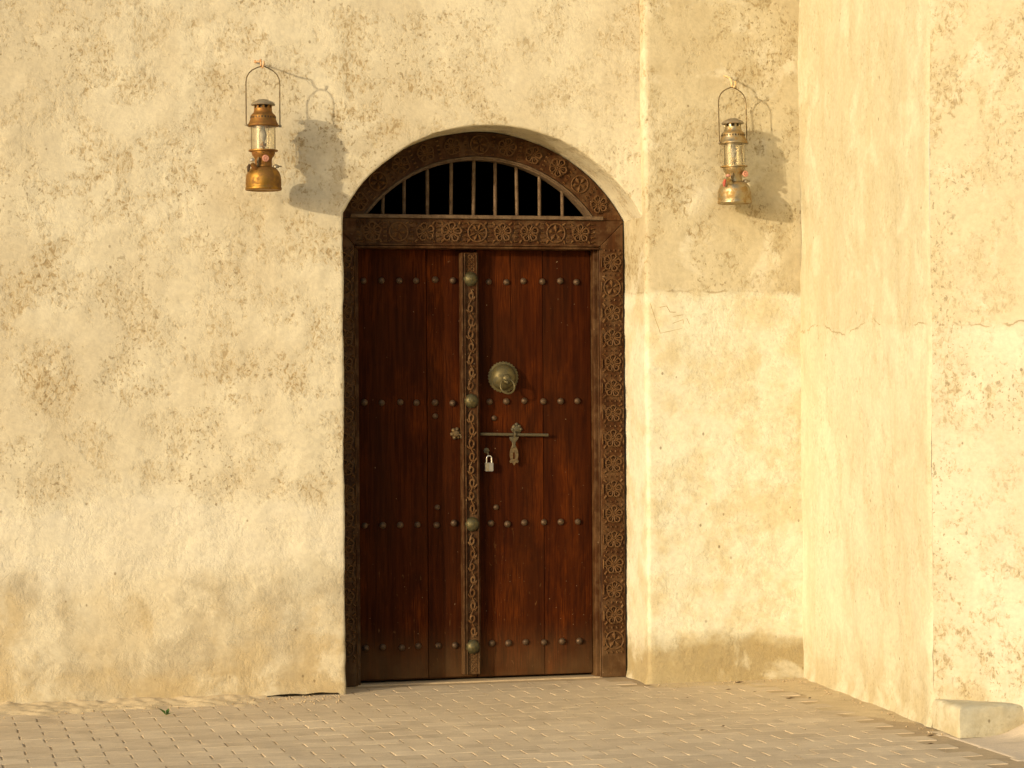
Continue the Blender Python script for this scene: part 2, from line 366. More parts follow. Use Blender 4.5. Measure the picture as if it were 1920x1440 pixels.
YB = -.06
XB = .708
bay = MB()
pb = [(XB, y, -1, 0) for y in frange(.42, YB+.018, .03)] + [(XB+.018-.018*math.cos(a), YB+.018-.018*math.sin(a), -math.cos(a), -math.sin(a)) for a in (R(30), R(60), R(90))]
pb += [(x, YB, 0, -1) for x in frange(XB+.018, 1.57, .0175)[1:]]
bay.add(*plan_sheet(pb, frange(0, 3.3, .0185)+frange(3.3, ZT, .1)[1:], 1., lip))
o = bay.build('plaster_wall', m_bay, None, True)
tag(o, 'narrow plaster wall bay behind the right lantern, from doorway to inner corner', 'wall')

# faint scratched drawing on the bay wall
bayo = o; msc = plain('scratch', (.36, .25, .11), .95, .1)
for pts in ([(.727, 1.770), (.775, 1.630), (.880, 1.652)], [(.772, 1.750), (.806, 1.757), (.822, 1.728), (.852, 1.728)], [(.838, 1.708), (.884, 1.716)], [(.836, 1.676), (.888, 1.694), (.890, 1.674)], [(.905, 1.700), (.918, 1.672)]):
    m = MB(); fine = []
    for (xa, za), (xb, zb_) in zip(pts, pts[1:]): fine += [(xa+(xb-xa)*t, za+(zb_-za)*t) for t in frange(0, 1, .1)]
    m.tube([(x, YB-wob((x, YB, z))+.0006, z) for x, z in fine], .0014, 4); m.build('scratch', msc, bayo)

# projecting buttress: long side returning towards the viewer, angled front, then a front running right
PC, PD, PE = Vector((1.474, -.04)), Vector((1.366, -1.755)), Vector((1.655, -2.085))
def seg_pts(a, b, st):
    d = (b-a); n = Vector((d.y, -d.x)).normalized(); return [((a+d*t).x, (a+d*t).y, n.x, n.y) for t in frange(0, 1, st/d.length)]
def corner(p, d0, d1, r):
    n0 = Vector((d0.y, -d0.x)).normalized(); n1 = Vector((d1.y, -d1.x)).normalized()
    return [(p.x+n.x*0, p.y+n.y*0, n.x, n.y) for n in [n0.lerp(n1, .5).normalized()]]
d1 = (PD-PC).normalized(); d2 = (PE-PD).normalized(); d3 = Vector((1, 0))
bt = MB(); zb = frange(0, 3.3, .02)+frange(3.3, ZT, .1)[1:]
side = seg_pts(PC, PD-d1*.02, .02)[1:]
bt.add(*plan_sheet([(x, y, nx, ny) for x, y, nx, ny in side] + [((PD-d1*.008+d2*.002).x, (PD-d1*.008+d2*.002).y, -.97, -.25), ((PD+d2*.012).x, (PD+d2*.012).y, -.9, -.44)], zb, 1.5, lip))
nz = len(zb); bt.v = [((x, -.061-.010*max(0, noise.noise(Vector((z*5, 1, 2)))-.02)-.004*max(0, noise.noise(Vector((z*22, 1, 2)))) if z > 1.8 else -.035, z) if i < nz else (x, y, z)) for i, (x, y, z) in enumerate(bt.v)]
ob_side = bt.build('return_face', m_ret, None, True)
bt = MB()
bt.add(*plan_sheet(seg_pts(PD+d2*.012, PE-d2*.012, .02) + [((PE).x-.002, (PE).y+.002, -.4, -.92)] + [(PE.x+x, PE.y, 0, -1) for x in frange(.012, 3.2, .06)], zb, 1.5))
but = empty('buttress', (PD.x, PD.y, 0), 'pale plaster buttress jutting towards the viewer at the right edge', 'buttress')
ob_side.parent = but; ob_side.matrix_parent_inverse = Matrix.Translation((-PD.x, -PD.y, 0))
o = bt.build('front_face', m_but, but, True); o.matrix_parent_inverse = Matrix.Translation((-PD.x, -PD.y, 0)); o['label'] = 'angled front face of the buttress, blotched plaster'
ob_side['label'] = 'smooth streaked return face of the buttress'
# low plinth at the buttress foot: wedge on plan
pl = MB(); A, B, C_, D_ = (1.3665, -1.742), (1.337, -2.085), (1.63, -2.055), (1.72, -1.9)
foot = [A, B, C_, D_]; vv = []; ff = []; N = 10
ring = []
for i in range(4):
    p, q = Vector(foot[i]), Vector(foot[(i+1) % 4])
    for j in range(N): ring.append(p.lerp(q, j/N))
cx = Vector((1.47, -1.93)); hs = [0, .025, .05, .075, .093, .106, .113]; ins = [0, .000, .001, .002, .004, .009, .022]
for hgt, i_ in zip(hs, ins):
    for p in ring:
        q = p+(cx-p).normalized()*i_; w = wob((q.x, q.y, hgt), 1.1)+.006*noise.noise(Vector((q.x*22, q.y*22, hgt*30))); d = (p-cx).normalized(); vv.append((q.x+d.x*w, q.y+d.y*w, hgt+(w*.8 if hgt > .1 else 0)))
M_ = len(ring)
for lv in range(len(hs)-1): ff += [(lv*M_+k, lv*M_+(k+1) % M_, (lv+1)*M_+(k+1) % M_, (lv+1)*M_+k) for k in range(M_)]
for q_ in (.3, .6, .85):
    b0 = len(vv)
    for p in ring:
        q = p.lerp(cx, q_); vv.append((q.x, q.y, .115+wob((q.x, q.y, .12), .9)))
    prev = (len(hs)-1)*M_ if q_ == .3 else b0-M_
    ff += [(prev+k, prev+(k+1) % M_, b0+(k+1) % M_, b0+k) for k in range(M_)]
ff.append(tuple(b0+k for k in range(M_)))
pl.add(vv, ff)
o = pl.build('plinth', m_ret, but, True); o.matrix_parent_inverse = Matrix.Translation((-PD.x, -PD.y, 0)); o['label'] = 'low chipped plaster plinth at the foot of the buttress'

# dark room behind the fanlight
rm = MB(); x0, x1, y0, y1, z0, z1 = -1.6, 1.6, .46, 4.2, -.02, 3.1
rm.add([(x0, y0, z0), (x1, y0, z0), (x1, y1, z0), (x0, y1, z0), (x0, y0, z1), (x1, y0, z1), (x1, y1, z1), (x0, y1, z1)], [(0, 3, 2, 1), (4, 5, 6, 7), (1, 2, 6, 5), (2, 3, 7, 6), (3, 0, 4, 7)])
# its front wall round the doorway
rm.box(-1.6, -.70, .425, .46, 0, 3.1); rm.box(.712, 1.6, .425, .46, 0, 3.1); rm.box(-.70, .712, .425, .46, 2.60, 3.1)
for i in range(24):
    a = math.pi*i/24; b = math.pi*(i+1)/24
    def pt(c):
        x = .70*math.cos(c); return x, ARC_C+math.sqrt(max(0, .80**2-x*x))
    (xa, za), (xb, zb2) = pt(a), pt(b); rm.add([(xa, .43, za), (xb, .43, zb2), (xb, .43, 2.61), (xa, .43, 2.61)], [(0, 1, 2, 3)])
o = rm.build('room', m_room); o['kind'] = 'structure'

# ------------------------------------------------------------------ ground
g = mk('ground', [(-60, -60, -.03), (60, -60, -.03), (60, 30, -.03), (-60, 30, -.03)], [(0, 1, 2, 3)], m_ground); g['kind'] = 'structure'
pv = mk('pavement', [(-9, -12, -.0032), (6, -12, -.0032), (6, .43, -.0032), (-9, .43, -.0032)], [(0, 1, 2, 3)], m_joint); pv['kind'] = 'structure'
PL, PW = .191, .104
def paver_mesh(i):
    m = MB(); L = PL-random.uniform(.006, .0095); Wd = PW-.0008; m.box(-L/2, L/2, -Wd/2, Wd/2, -.03, 0)
    me_o = m.build('paver', m_paver); bm = bmesh.new(); bm.from_mesh(me_o.data)
    ed = [e for e in bm.edges if all(v.co.z > -.001 for v in e.verts)]
    bmesh.ops.bevel(bm, geom=[e for e in ed if abs(e.verts[0].co.x-e.verts[1].co.x) < .01], offset=.0016, segments=2, affect='EDGES')
    for v in bm.verts: v.co.x += random.uniform(-.0012, .0012); v.co.y += random.uniform(-.0003, .0003)
    bm.to_mesh(me_o.data); bm.free(); me = me_o.data; bpy.data.objects.remove(me_o); return me
pms = [paver_mesh(i) for i in range(6)]
spots = []
for rI in range(-40, 11):
    y = -.686+rI*PW
    if y > .24 or y < -4.6: continue
    for c in range(-22, 20):
        x = -.574+PL/2+c*PL+(PL/2 if rI % 2 else 0)+.010*noise.noise(Vector((rI*3.1, 0, 0)))
        if y > -.06 and not (-.80 < x < .80): continue
        if y > -.16+.02 and x > .62 and y > -.10: continue
        if x > 1.36+.06*(y+1.9)/1.8-.09 and y > -2.12: continue
        if x > 1.205: continue
        q = Vector((x, y, 0))-CAM; dz = q.dot(Fv); u = q.dot(R2)/dz*4525; v = q.dot(U2)/dz*4525
        vis = abs(u) < 1000 and v > -745 and not (x < -.72 and y > -.30)
        spots.append((not vis, dz, x, y))
spots.sort(); rest = MB()
for i, (nv, dz, x, y) in enumerate(spots):
    zz = random.gauss(0, .00022)+.0015*noise.noise(Vector((x*2, y*2, 5))); rt = (random.gauss(0, .0012), random.gauss(0, .003), random.gauss(0, .004))
    me = pms[random.randrange(6)]
    if i < 300 and not nv: ob('paver', me, pv, (x, y, zz), rt)
    else:
        Mx = Matrix.Translation((x, y, zz)) @ Euler(rt).to_matrix().to_4x4()
        rest.add([Mx @ v.co for v in me.vertices], [tuple(p.vertices) for p in me.polygons])
o = rest.build('paver_field', m_paver, pv); o['kind'] = 'stuff'; o['label'] = 'further pavers of the same bond'

# drifted sand along the wall foot on the left
vv = []; ff = []; sx = frange(-3.2, -.70, .012); sy = frange(-.62, .02, .011)
for x in sx:
    for y in sy:
        e = .26+.10*noise.noise(Vector((x*1.6, 1, 4)))+.05*noise.noise(Vector((x*6, 1, 4)))
        e *= max(.02, min(1, (-.80-x)/.45+.12)) if x > -1.3 else 1
        e *= 1+.35*max(0, min(1, (-1.75-x)/.4))
        f = 1-(-y)/max(e, .01)
        q = Vector((x, y, 0))
        ke = max(0, min(1, (-.86-x)/.35)); hh = (.020*f)*ke - .010*(1-ke) + .0085*noise.noise(q*7)+.0085*noise.noise(q*17)+.0045*noise.noise(q*48)-.003
        if f < -.25: hh = -.02
        vv.append((x, y, max(-.012, hh)))
ny = len(sy)
for i in range(len(sx)-1):
    for j in range(ny-1):
        a = i*ny+j
        if max(vv[a][2], vv[a+ny][2], vv[a+1][2], vv[a+ny+1][2]) > -.006: ff.append((a, a+ny, a+ny+1, a+1))
o = mk('drifted_sand', vv, ff, m_sand, None, True); o['kind'] = 'stuff'; o['label'] = 'loose sand drifted against the wall foot at left'
# thin sand skin in the inner corner at right
def skin(name, x0, x1, y0, y1, hf, mat):
    vv = []; ff = []; ax = frange(x0, x1, .02); ay = frange(y0, y1, .02); n = len(ay)
    for x in ax:
        for y in ay: vv.append((x, y, hf(x, y)))
    for i in range(len(ax)-1):
        for j in range(n-1):
            a = i*n+j
            if max(vv[a][2], vv[a+n][2], vv[a+1][2], vv[a+n+1][2]) > -.004: ff.append((a, a+n, a+n+1, a+1))
    return mk(name, vv, ff, mat, None, True)
def corner_h(x, y):
    q = Vector((x, y, 2)); xe = 1.474+.06*y; d = max(0, min(-y-.06, xe-x)); f = max(0, min(1, (y+1.70)/.5)); return max(-.008, -.006+f*(.011-.035*d)+.0035*noise.noise(q*3)+.002*noise.noise(q*17)) if d < .6 else -.01
o = skin('corner_sand', .70, 1.50, -1.75, -.02, corner_h, m_sand); o['kind'] = 'stuff'; o['label'] = 'thin brown sand settled in the inner corner of the paving'
def apron_h(x, y):
    q = Vector((x, y, 6)); e = 1.305+.03*noise.noise(Vector((y*4, 0, 0)))+.012*noise.noise(Vector((y*17, 0, 0))); f = x-e
    if f < 0: return -.02
    f += .004
    mound = .09*math.exp(-((x-1.70)/.12)**2-((y+2.14)/.14)**2)
    return -.0015+.0025*noise.noise(q*5)+.0015*noise.noise(q*22)+min(.006, max(0, f-.1)*.03)+mound
o = skin('cement_apron', 1.24, 4.0, -4.5, -1.86, apron_h, m_cement); o['kind'] = 'structure'

# ------------------------------------------------------------------ the door
YD = .35
door = empty('wooden_door', (0, YD, 0), 'dark brown carved double door under a barred fanlight in the arched doorway', 'door')
def jamb(x0, x1, xi0, xi1):
    m = MB(); s = 1 if x0 > 0 else -1
    inner, outer = (x0, x1) if s > 0 else (x1, x0)
    m.prism([(inner, 0), (outer, 0), (outer, 2.165), (inner, 2.048)], -.07, .06)
    o = m.build('jamb', m_frame, door, False, None, .003)
    m = MB(); m.box(xi0, xi1, -.048, .05, 0, 2.046); a = min(xi0, xi1); b = max(xi0, xi1)
    e = (b-.006, b-.0005) if s > 0 else (a+.0005, a+.006); m.box(e[0], e[1], -.066, -.047, 0, 2.044)
    m.build('moulding', m_frame, o, False, None, .0025)
    return o
jr = jamb(.5835, .703, .560, .583); jl = jamb(-.703, -.6025, -.602, -.580)
m = MB(); m.prism([(-.6020, 2.0495), (.5830, 2.0495), (.7025, 2.167), (.7025, 2.1765), (-.7025, 2.1765), (-.7025, 2.166)], -.0695, .06)
lint = m.build('lintel', m_frame, door, False, None, .0025)
m = MB(); m.box(-.600, .581, -.078, -.0690, 2.050, 2.0575); m.box(-.600, .581, -.083, -.0690, 2.0375, 2.0465); m.box(-.600, .581, -.0688, .05, 2.036, 2.0490); m.build('moulding', m_frame, lint, False, None, .002)
m = MB(); m.box(-.62, .60, -.086, .05, 2.177, 2.194); m.build('fanlight_sill', m_bar, door, False, None, .002)
# arched ring
def arc_prism(m, ri, ro, y0, y1, zcut, cx=0., n=60):
    pts = []
    for i in range(n+1):
        a = math.pi*i/n; pts.append((math.cos(a), math.sin(a)))
    prev = None; vv = []; ff = []
    def col(r):
        az = math.asin(max(-1, min(1, (zcut-ARC_C)/r))); return [az+(math.pi-2*az)*i/n for i in range(n+1)]
    ci, co = col(ri), col(ro)
    for i in range(n+1):
        for r, c in ((ri, ci), (ro, co)):
            for y in (y0, y1): vv.append((cx+r*math.cos(c[i]), y, ARC_C+r*math.sin(c[i])))
    for i in range(n):
        a = i*4; b = a+4
        ff += [(a, a+2, b+2, b), (a+1, b+1, b+3, a+3), (a, b, b+1, a+1), (a+2, a+3, b+3, b+2)]
    ff += [(0, 1, 3, 2), (n*4, n*4+2, n*4+3, n*4+1)]
    m.add(vv, ff)
m = MB(); arc_prism(m, .697, .806, -.07, .06, 2.178); ring = m.build('arch_ring', m_frame, door)
m = MB(); arc_prism(m, .679, .6965, -.058, .012, 2.178, 0); arc_prism(m, .686, .692, -.070, -.0575, 2.18, 0); m.build('moulding', m_bar, ring)
for i, x in enumerate([-.455, -.353, -.240, -.127, -.018, .088, .195, .305, .418]):
    m = MB(); zt = ARC_C+math.sqrt(.687**2-x*x)
    dx = random.uniform(-.004, .004)
    m.tube([(x, -.012, 2.19), (x+dx*.5, -.012, (2.19+zt)/2), (x+dx, -.012, zt)], .0085, 8); m.build('window_bar', m_bar, door, True)

# carved rosettes
def flower_mesh():
    m = MB()
    for k in range(5):
        a = R(90+72*k); ca, sa = math.cos(a), math.sin(a)
        pts = []
        for j in range(10):
            t = 2*math.pi*j/10; rad = .57+.37*math.cos(t); w = .29*math.sin(t)*(1.15 if math.cos(t) > 0 else .75)
            pts.append((rad*ca-w*sa, -.17-.07*math.cos(t), rad*sa+w*ca))
        m.tube(pts, .092, 5, True)
        m.tube([(.25*ca, -.10, .25*sa), (.66*ca, -.15, .66*sa)], [.035, .05], 4)
        b = a+R(36); cb, sb = math.cos(b), math.sin(b)
        m.tube([(.93*math.cos(b-.24), -.05, .93*math.sin(b-.24)), (.84*cb, -.10, .84*sb), (.93*math.cos(b+.24), -.05, .93*math.sin(b+.24))], .07, 4)
    m.lathe([(.14, 0), (.14, .1), (.06, .17), (.01, .18)], 8, axis='y')
    return m
def star_mesh(n=5, ph=90):
    m = MB()
    m.tube([(.95*math.cos(2*math.pi*j/24), -.08, .95*math.sin(2*math.pi*j/24)) for j in range(24)], .085, 5, True)
    for k in range(n):
        a = R(ph+360/n*k); w = .95*math.pi/n/1.55
        def P(r, t, y): return (r*math.cos(a)-t*math.sin(a), y, r*math.sin(a)+t*math.cos(a))
        m.add([P(.05, 0, -.06), P(.58, w*.62, 0), P(.93, 0, -.05), P(.58, -w*.62, 0), P(.52, 0, -.30)], [(0, 1, 4), (1, 2, 4), (2, 3, 4), (3, 0, 4)])
    return m
def as_mesh(m, mat):
    o = m.build('rosette', mat); me = o.data; bpy.data.objects.remove(o); return me
me_f, me_s, me_w = as_mesh(flower_mesh(), m_carve), as_mesh(star_mesh(), m_carve), as_mesh(star_mesh(8, 22.5), m_carve)
def rosette(kind, parent, x, z, r, rot=0., y=-.0705):
    o = ob('rosette', {'F': me_f, 'S': me_s, 'W': me_w}[kind], parent, (x, y, z), (0, -rot+random.gauss(0, .13), 0)); r *= random.uniform(.94, 1.06); o.scale = (r*random.uniform(.95, 1.05), r*random.uniform(.8, 1.1), r)
def dash(m, x, z, a, l, w=.0045, y=-.0700, hgt=.009):
    c, s = math.cos(a), math.sin(a)
    def P(u, v, yy): return (x+u*c-v*s, yy, z+u*s+v*c)
    m.add([P(-l/2, -w, y), P(l/2, -w, y), P(l/2, w, y), P(-l/2, w, y), P(-l/2*.7, 0, y-hgt), P(l/2*.7, 0, y-hgt)], [(0, 1, 5, 4), (1, 2, 5), (2, 3, 4, 5), (3, 0, 4)])
lx = [-.519, -.392, -.265, -.140, -.014, .108, .238, .369, .490]
for x, k in zip(lx, 'FSFFWFFSF'): rosette(k, lint, x, 2.114, .047)
m = MB()
mids = [lx[0]-.063] + [(a+b)/2 for a, b in zip(lx, lx[1:])] + [lx[-1]+.062]
for x in mids:
    for j in range(5): dash(m, x, 2.072+j*.021, R(random.uniform(-12, 12)), .018)
for x in lx:
    for cx_, cz_, aa in ((-1, 1, 135), (1, 1, 45), (-1, -1, 225), (1, -1, 315)): dash(m, x+cx_*.041, 2.114+cz_*.041, R(aa+random.uniform(-15, 15)), .020, .005, -.0695)
m.build('carved_dashes', m_carve, lint)
zr = [1.977-i*(1.977-.176)/15 for i in range(16)]
for o_, xc, r in ((jr, .6450, .044), (jl, -.6540, .042)):
    for i, z in enumerate(zr): rosette('S' if i in (1, 15) else 'F', o_, xc, z, r)
    m = MB()
    for z in zr:
        for cx_, cz_, aa in ((-1, 1, 135), (1, 1, 45), (-1, -1, 225), (1, -1, 315)): dash(m, xc+cx_*.040, z+cz_*.039, R(aa+random.uniform(-15, 15)), .020, .005)
        for sg in (-1, 1): dash(m, xc+sg*.051, z+random.uniform(-.004, .004), R(90), .050, .0028)
    for z in [zr[0]+.058]+[(a+b)/2 for a, b in zip(zr, zr[1:])]+[zr[-1]-.058]:
        for j in range(4): dash(m, xc-.036+j*.024, z, R(90+random.uniform(-25, 25)), .010, .003)
    m.build('carved_dashes', m_carve, o_)
m = MB()
for i in range(-5, 6):
    a = R(90-10.15*i); rosette('S' if abs(i) in (0, 4) else 'F', ring, .750*math.cos(a), ARC_C+.750*math.sin(a), .044, a-math.pi/2)
    if i < 5:
        b = R(90-10.15*(i+.5))
        for j in range(5): dash(m, (.708+j*.0205)*math.cos(b), ARC_C+(.708+j*.0205)*math.sin(b), b+math.pi/2, .015)
m.build('carved_dashes', m_carve, ring)

# leaves, planks, studs
def leaf(x0, x1, seams, notch=None):
    m = MB(); m.box(x0, x1, .022, .055, .012, 2.06); lf = m.build('door_leaf', m_plank, door)
    ed = [x0]+seams+[x1]
    for i, (a, b) in enumerate(zip(ed, ed[1:])):
        m = MB(); z0 = .016+random.uniform(0, .006); a += .0016; b -= .0016
        if notch and a < notch < b:
            m.prism([(a, z0), (b, z0), (b, 2.055), (notch+.0022, 2.055), (notch+.0010, 1.80), (notch-.001, 1.64), (notch-.0018, 1.80), (notch-.0004, 2.055), (a, 2.055)], 0, .02)
            m.build('plank', m_plank, lf)
        else:
            y = random.uniform(0, .002); m.box(a, b, y, .02, z0, 2.055); m.build('plank', m_plank, lf, False, None, .0018)
    return lf
ll = leaf(-.579, -.010, [-.245])
rl = leaf(-.004, .5595, [.320], .163)
m = MB(); m.lathe([(.0155, -.002), (.0155, .002), (.0135, .0075), (.009, .0115), (.0045, .0132), (.0005, .0136)], 12, axis='y')
o = m.build('stud', m_stud, None, True); me_st = o.data; bpy.data.objects.remove(o)
xs6l = [-.547, -.463, -.377, -.295, -.204, -.119]; xs6r = [.058, .141, .227, .318, .405, .490]
for z in (1.888, 1.316, .740, .170):
    for lf, xs in ((ll, xs6l), (rl, xs6r)):
        for x in xs:
            o = ob('stud', me_st, lf, (x+random.gauss(0, .002), -.001, z+random.gauss(0, .0025)), (random.gauss(0, .06), random.uniform(0, 6), random.gauss(0, .06))); s = random.uniform(.94, 1.06); o.scale = (s, s, s)
for lf, x, z in ((ll, -.207, 1.251), (ll, -.200, .821), (rl, .078, 1.239), (rl, .085, .816)):
    o = ob('stud', me_st, lf, (x, -.001, z)); o.scale = (.85,)*3

# carved centre post
m = MB(); m.box(-.088, -.0055, -.046, -.001, .034, 2.02); post = m.build('centre_post', m_frame, door, False, None, .002)
m = MB(); m.box(-.0875, -.080, -.054, -.0455, .036, 2.018); m.box(-.0745, -.0700, -.058, -.0455, .036, 2.018); m.box(-.0165, -.0125, -.058, -.0455, .036, 2.018); m.box(-.0095, -.0060, -.052, -.0455, .036, 2.018)
m.build('moulding', m_frame, post, False, None, .0012)
m = MB(); xc = -.0433; yv = -.0485
bz = [1.895, 1.321, .741, .164]
for zt, zb_ in zip(bz, bz[1:]):
    z1_, z0_ = zt-.045, zb_+.045; n = 8; ph = random.choice((0, 1)); Lz = (z1_-z0_)/n
    m.tube([(xc+.011*math.sin(math.pi*(t*n)+ph*math.pi), yv-.002, z0_+(z1_-z0_)*t) for t in frange(0, 1, 1/64)], .0040, 5)
    for i in range(n):
        s = (1 if (i+ph) % 2 else -1); zc = z0_+(i+.5)*Lz; q = random.uniform(.85, 1.1)
        sp = [(xc+s*(-.004)+s*.020*q*(1-t*.72)*math.cos(R(200)-s*0+t*5.6), yv-.003-.004*t, zc+.027*q*(1-t*.72)*math.sin(R(200)+t*5.6)) for t in frange(0, 1, 1/13)]
        m.tube(sp, [.0044]*(len(sp)-4)+[.0054]*4, 5)
        for dz, dd in ((.026, 1), (-.024, -1)):
            lx_, lz_ = xc-s*.014, zc+dz*q
            m.add([(lx_-.005, yv+.002, lz_), (lx_+s*.008, yv+.002, lz_+.011*dd), (lx_+.006, yv+.002, lz_-.003*dd), (lx_, yv-.010, lz_+.003*dd)], [(0, 1, 3), (1, 2, 3), (2, 0, 3)])
for z0_, z1_ in ((1.935, 2.005), (.050, .125)):
    for i in range(7):
        for j in range(4): dash(m, xc-.017+j*.0113, z0_+(z1_-z0_)*i/6, R(45 if (i+j) % 2 else -45), .012, .0028, -.0455, .005)
m.build('vine_carving', m_carve, post, True)
m = MB(); m.lathe([(.034, -.002), (.0345, .004), (.031, .013), (.0235, .0225), (.013, .028), (.006, .0295), (.006, .033), (.0005, .035)], 18, axis='y', flut=[.03, .03, .02, .01, 0, 0, 0, 0])
o = m.build('boss', m_boss, None, True); me_b = o.data; bpy.data.objects.remove(o)
for z in bz: ob('boss', me_b, post, (-.0435, -.046, z), (0, random.uniform(0, 3), 0))

# knocker
kx, kz = .124, 1.433
m = MB(); m.lathe([(.073, -.001), (.073, .004), (.066, .0065), (.062, .007), (.0605, .018), (.056, .034), (.043, .050), (.024, .058), (.0005, .061)], 60, (kx, 0, kz), 'y', [.035, .035, .01, 0, 0, 0, 0, 0, 0])
kn = m.build('knocker', m_kn, door, True)
m = MB(); m.lathe([(.020, .053), (.022, .062), (.018, .070), (.010, .074), (.0005, .076)], 18, (kx+.002, 0, kz-.008), 'y')
m.tube([(kx-.012, -.060, kz-.012), (kx-.010, -.078, kz-.022), (kx, -.084, kz-.026), (kx+.010, -.078, kz-.022), (kx+.012, -.060, kz-.012)], .006, 8); m.build('knocker_lug', m_kn, kn, True)
m = MB(); m.tube([(kx+.002+.034*math.sin(t), -.078+.010*math.cos(t), kz-.044+.034*math.cos(t)) for t in frange(0, 2*math.pi, .2)[:-1]], .0048, 8, True)
m.build('knocker_ring', m_kn, kn, True)

# bolt with hasp, keyhole rosette, staple
m = MB(); m.tube([(.006, -.024, 1.164), (.16, -.024, 1.160), (.337, -.024, 1.156)], .0075, 10); bolt = m.build('slide_bolt', m_bolt, door, True)
m = MB(); m.lathe([(.026, -.001), (.026, .004), (.015, .009), (.0005, .011)], 7, (.188, 0, 1.186), 'y')
for dx, dz in ((-.020, -.002), (.020, -.002), (0, .022), (-.012, .013), (.012, .013)): m.lathe([(.0085, -.001), (.0085, .006), (.004, .011), (.0005, .012)], 8, (.188+dx, 0, 1.186+dz), 'y')
m.tube([(.172, 0, 1.176), (.172, -.030, 1.172), (.172, -.036, 1.160), (.172, -.030, 1.147), (.172, 0, 1.143)], .006, 6); m.build('bracket', m_bolt, bolt, True)
m = MB(); m.prism([(.146, 1.150), (.192, 1.150), (.186, 1.136), (.176, 1.126), (.174, 1.112), (.178, 1.100), (.156, 1.100), (.160, 1.112), (.158, 1.126), (.148, 1.136)], -.034, -.022); m.build('hinge_plate', m_bolt, bolt, False, None, .002)
def ell(cx, cz, rx, rz, n, a0=0.): return [(cx+rx*math.cos(a0+2*math.pi*i/n), cz+rz*math.sin(a0+2*math.pi*i/n)) for i in range(n)]
hs_o = [(.156, 1.104), (.178, 1.104), (.186, 1.085), (.189, 1.062), (.184, 1.042), (.190, 1.034), (.186, 1.026), (.176, 1.028), (.168, 1.014), (.160, 1.028), (.150, 1.026), (.146, 1.034), (.152, 1.042), (.147, 1.062), (.150, 1.085)]
slot = [(.1625, 1.076), (.1725, 1.076), (.1725, 1.044), (.1625, 1.044)]
m = MB(); n = len(hs_o)
# plate with an open slot: outer outline joined to the slot by quads/triangles
near = [1, 1, 1, 1, 2, 2, 2, 2, 3, 3, 3, 3, 3, 0, 0]; near[0] = 0
vo = [(x, -.030, z) for x, z in hs_o]+[(x, -.024, z) for x, z in hs_o]; vs = [(x, -.030, z) for x, z in slot]+[(x, -.024, z) for x, z in slot]
b0 = 2*n; fs = []
for i in range(n):
    j = (i+1) % n; a, c = near[i], near[j]
    for off, so in ((0, 0), (n, 4)):
        fs.append((i+off, j+off, b0+c+so, b0+a+so) if a != c else (i+off, j+off, b0+a+so))
    fs.append((i, i+n, j+n, j))
for i in range(4): fs.append((b0+i, b0+(i+1) % 4, b0+4+(i+1) % 4, b0+4+i))
m.add(vo+vs, fs); m.build('hasp', m_hasp, bolt)
m = MB()
for k in range(6): a = R(60*k+10); m.lathe([(.0105, -.001), (.0105, .005), (.005, .012), (.0005, .013)], 8, (-.108+.018*math.cos(a), 0, 1.168+.020*math.sin(a)), 'y')
m.lathe([(.019, -.001), (.019, .010), (.012, .022), (.0005, .024)], 10, (-.108, 0, 1.168), 'y'); m.tube([(-.102, -.010, 1.166), (-.090, -.030, 1.160), (-.090, -.034, 1.145)], .004, 6)
m.build('lock_rosette', m_hasp, door, True)
m = MB(); m.lathe([(.014, -.001), (.014, .003), (.005, .006), (.0005, .007)], 8, (.040, 0, 1.085), 'y')
m.tube([(.041, 0, 1.083), (.041, -.018, 1.080), (.043, -.026, 1.069), (.043, -.022, 1.058), (.043, -.012, 1.056)], .0035, 6); m.build('staple', m_bolt, door, True)
m = MB(); m.box(-.702, .703, -.055, .06, -.01, .0025); m.build('threshold', m_joint, door, False, None, .004)  # darker sand colour paints in the shade at the door foot

pad = empty('padlock', (.0465, .325, .988), 'small silver padlock hanging on the right door leaf', 'padlock'); pad.scale = (.92,)*3
m = MB(); m.box(-.0215, .0215, -.010, .010, 0, .044); m.build('body', m_steel, pad, False, None, .0025, 2)
m = MB(); m.tube([(-.0135, 0, .040), (-.0135, 0, .066)]+[(-.0135*math.cos(t), 0, .066+.0135*math.sin(t)) for t in frange(.2, math.pi-.2, .3)]+[(.0135, 0, .066), (.0135, 0, .040)], .0036, 8); m.build('shackle', m_chrome, pad, True)
m = MB(); m.box(-.0216, -.002, -.0112, -.0101, .002, .042); m.build('face_plate', m_dark if False else m_cap, pad)

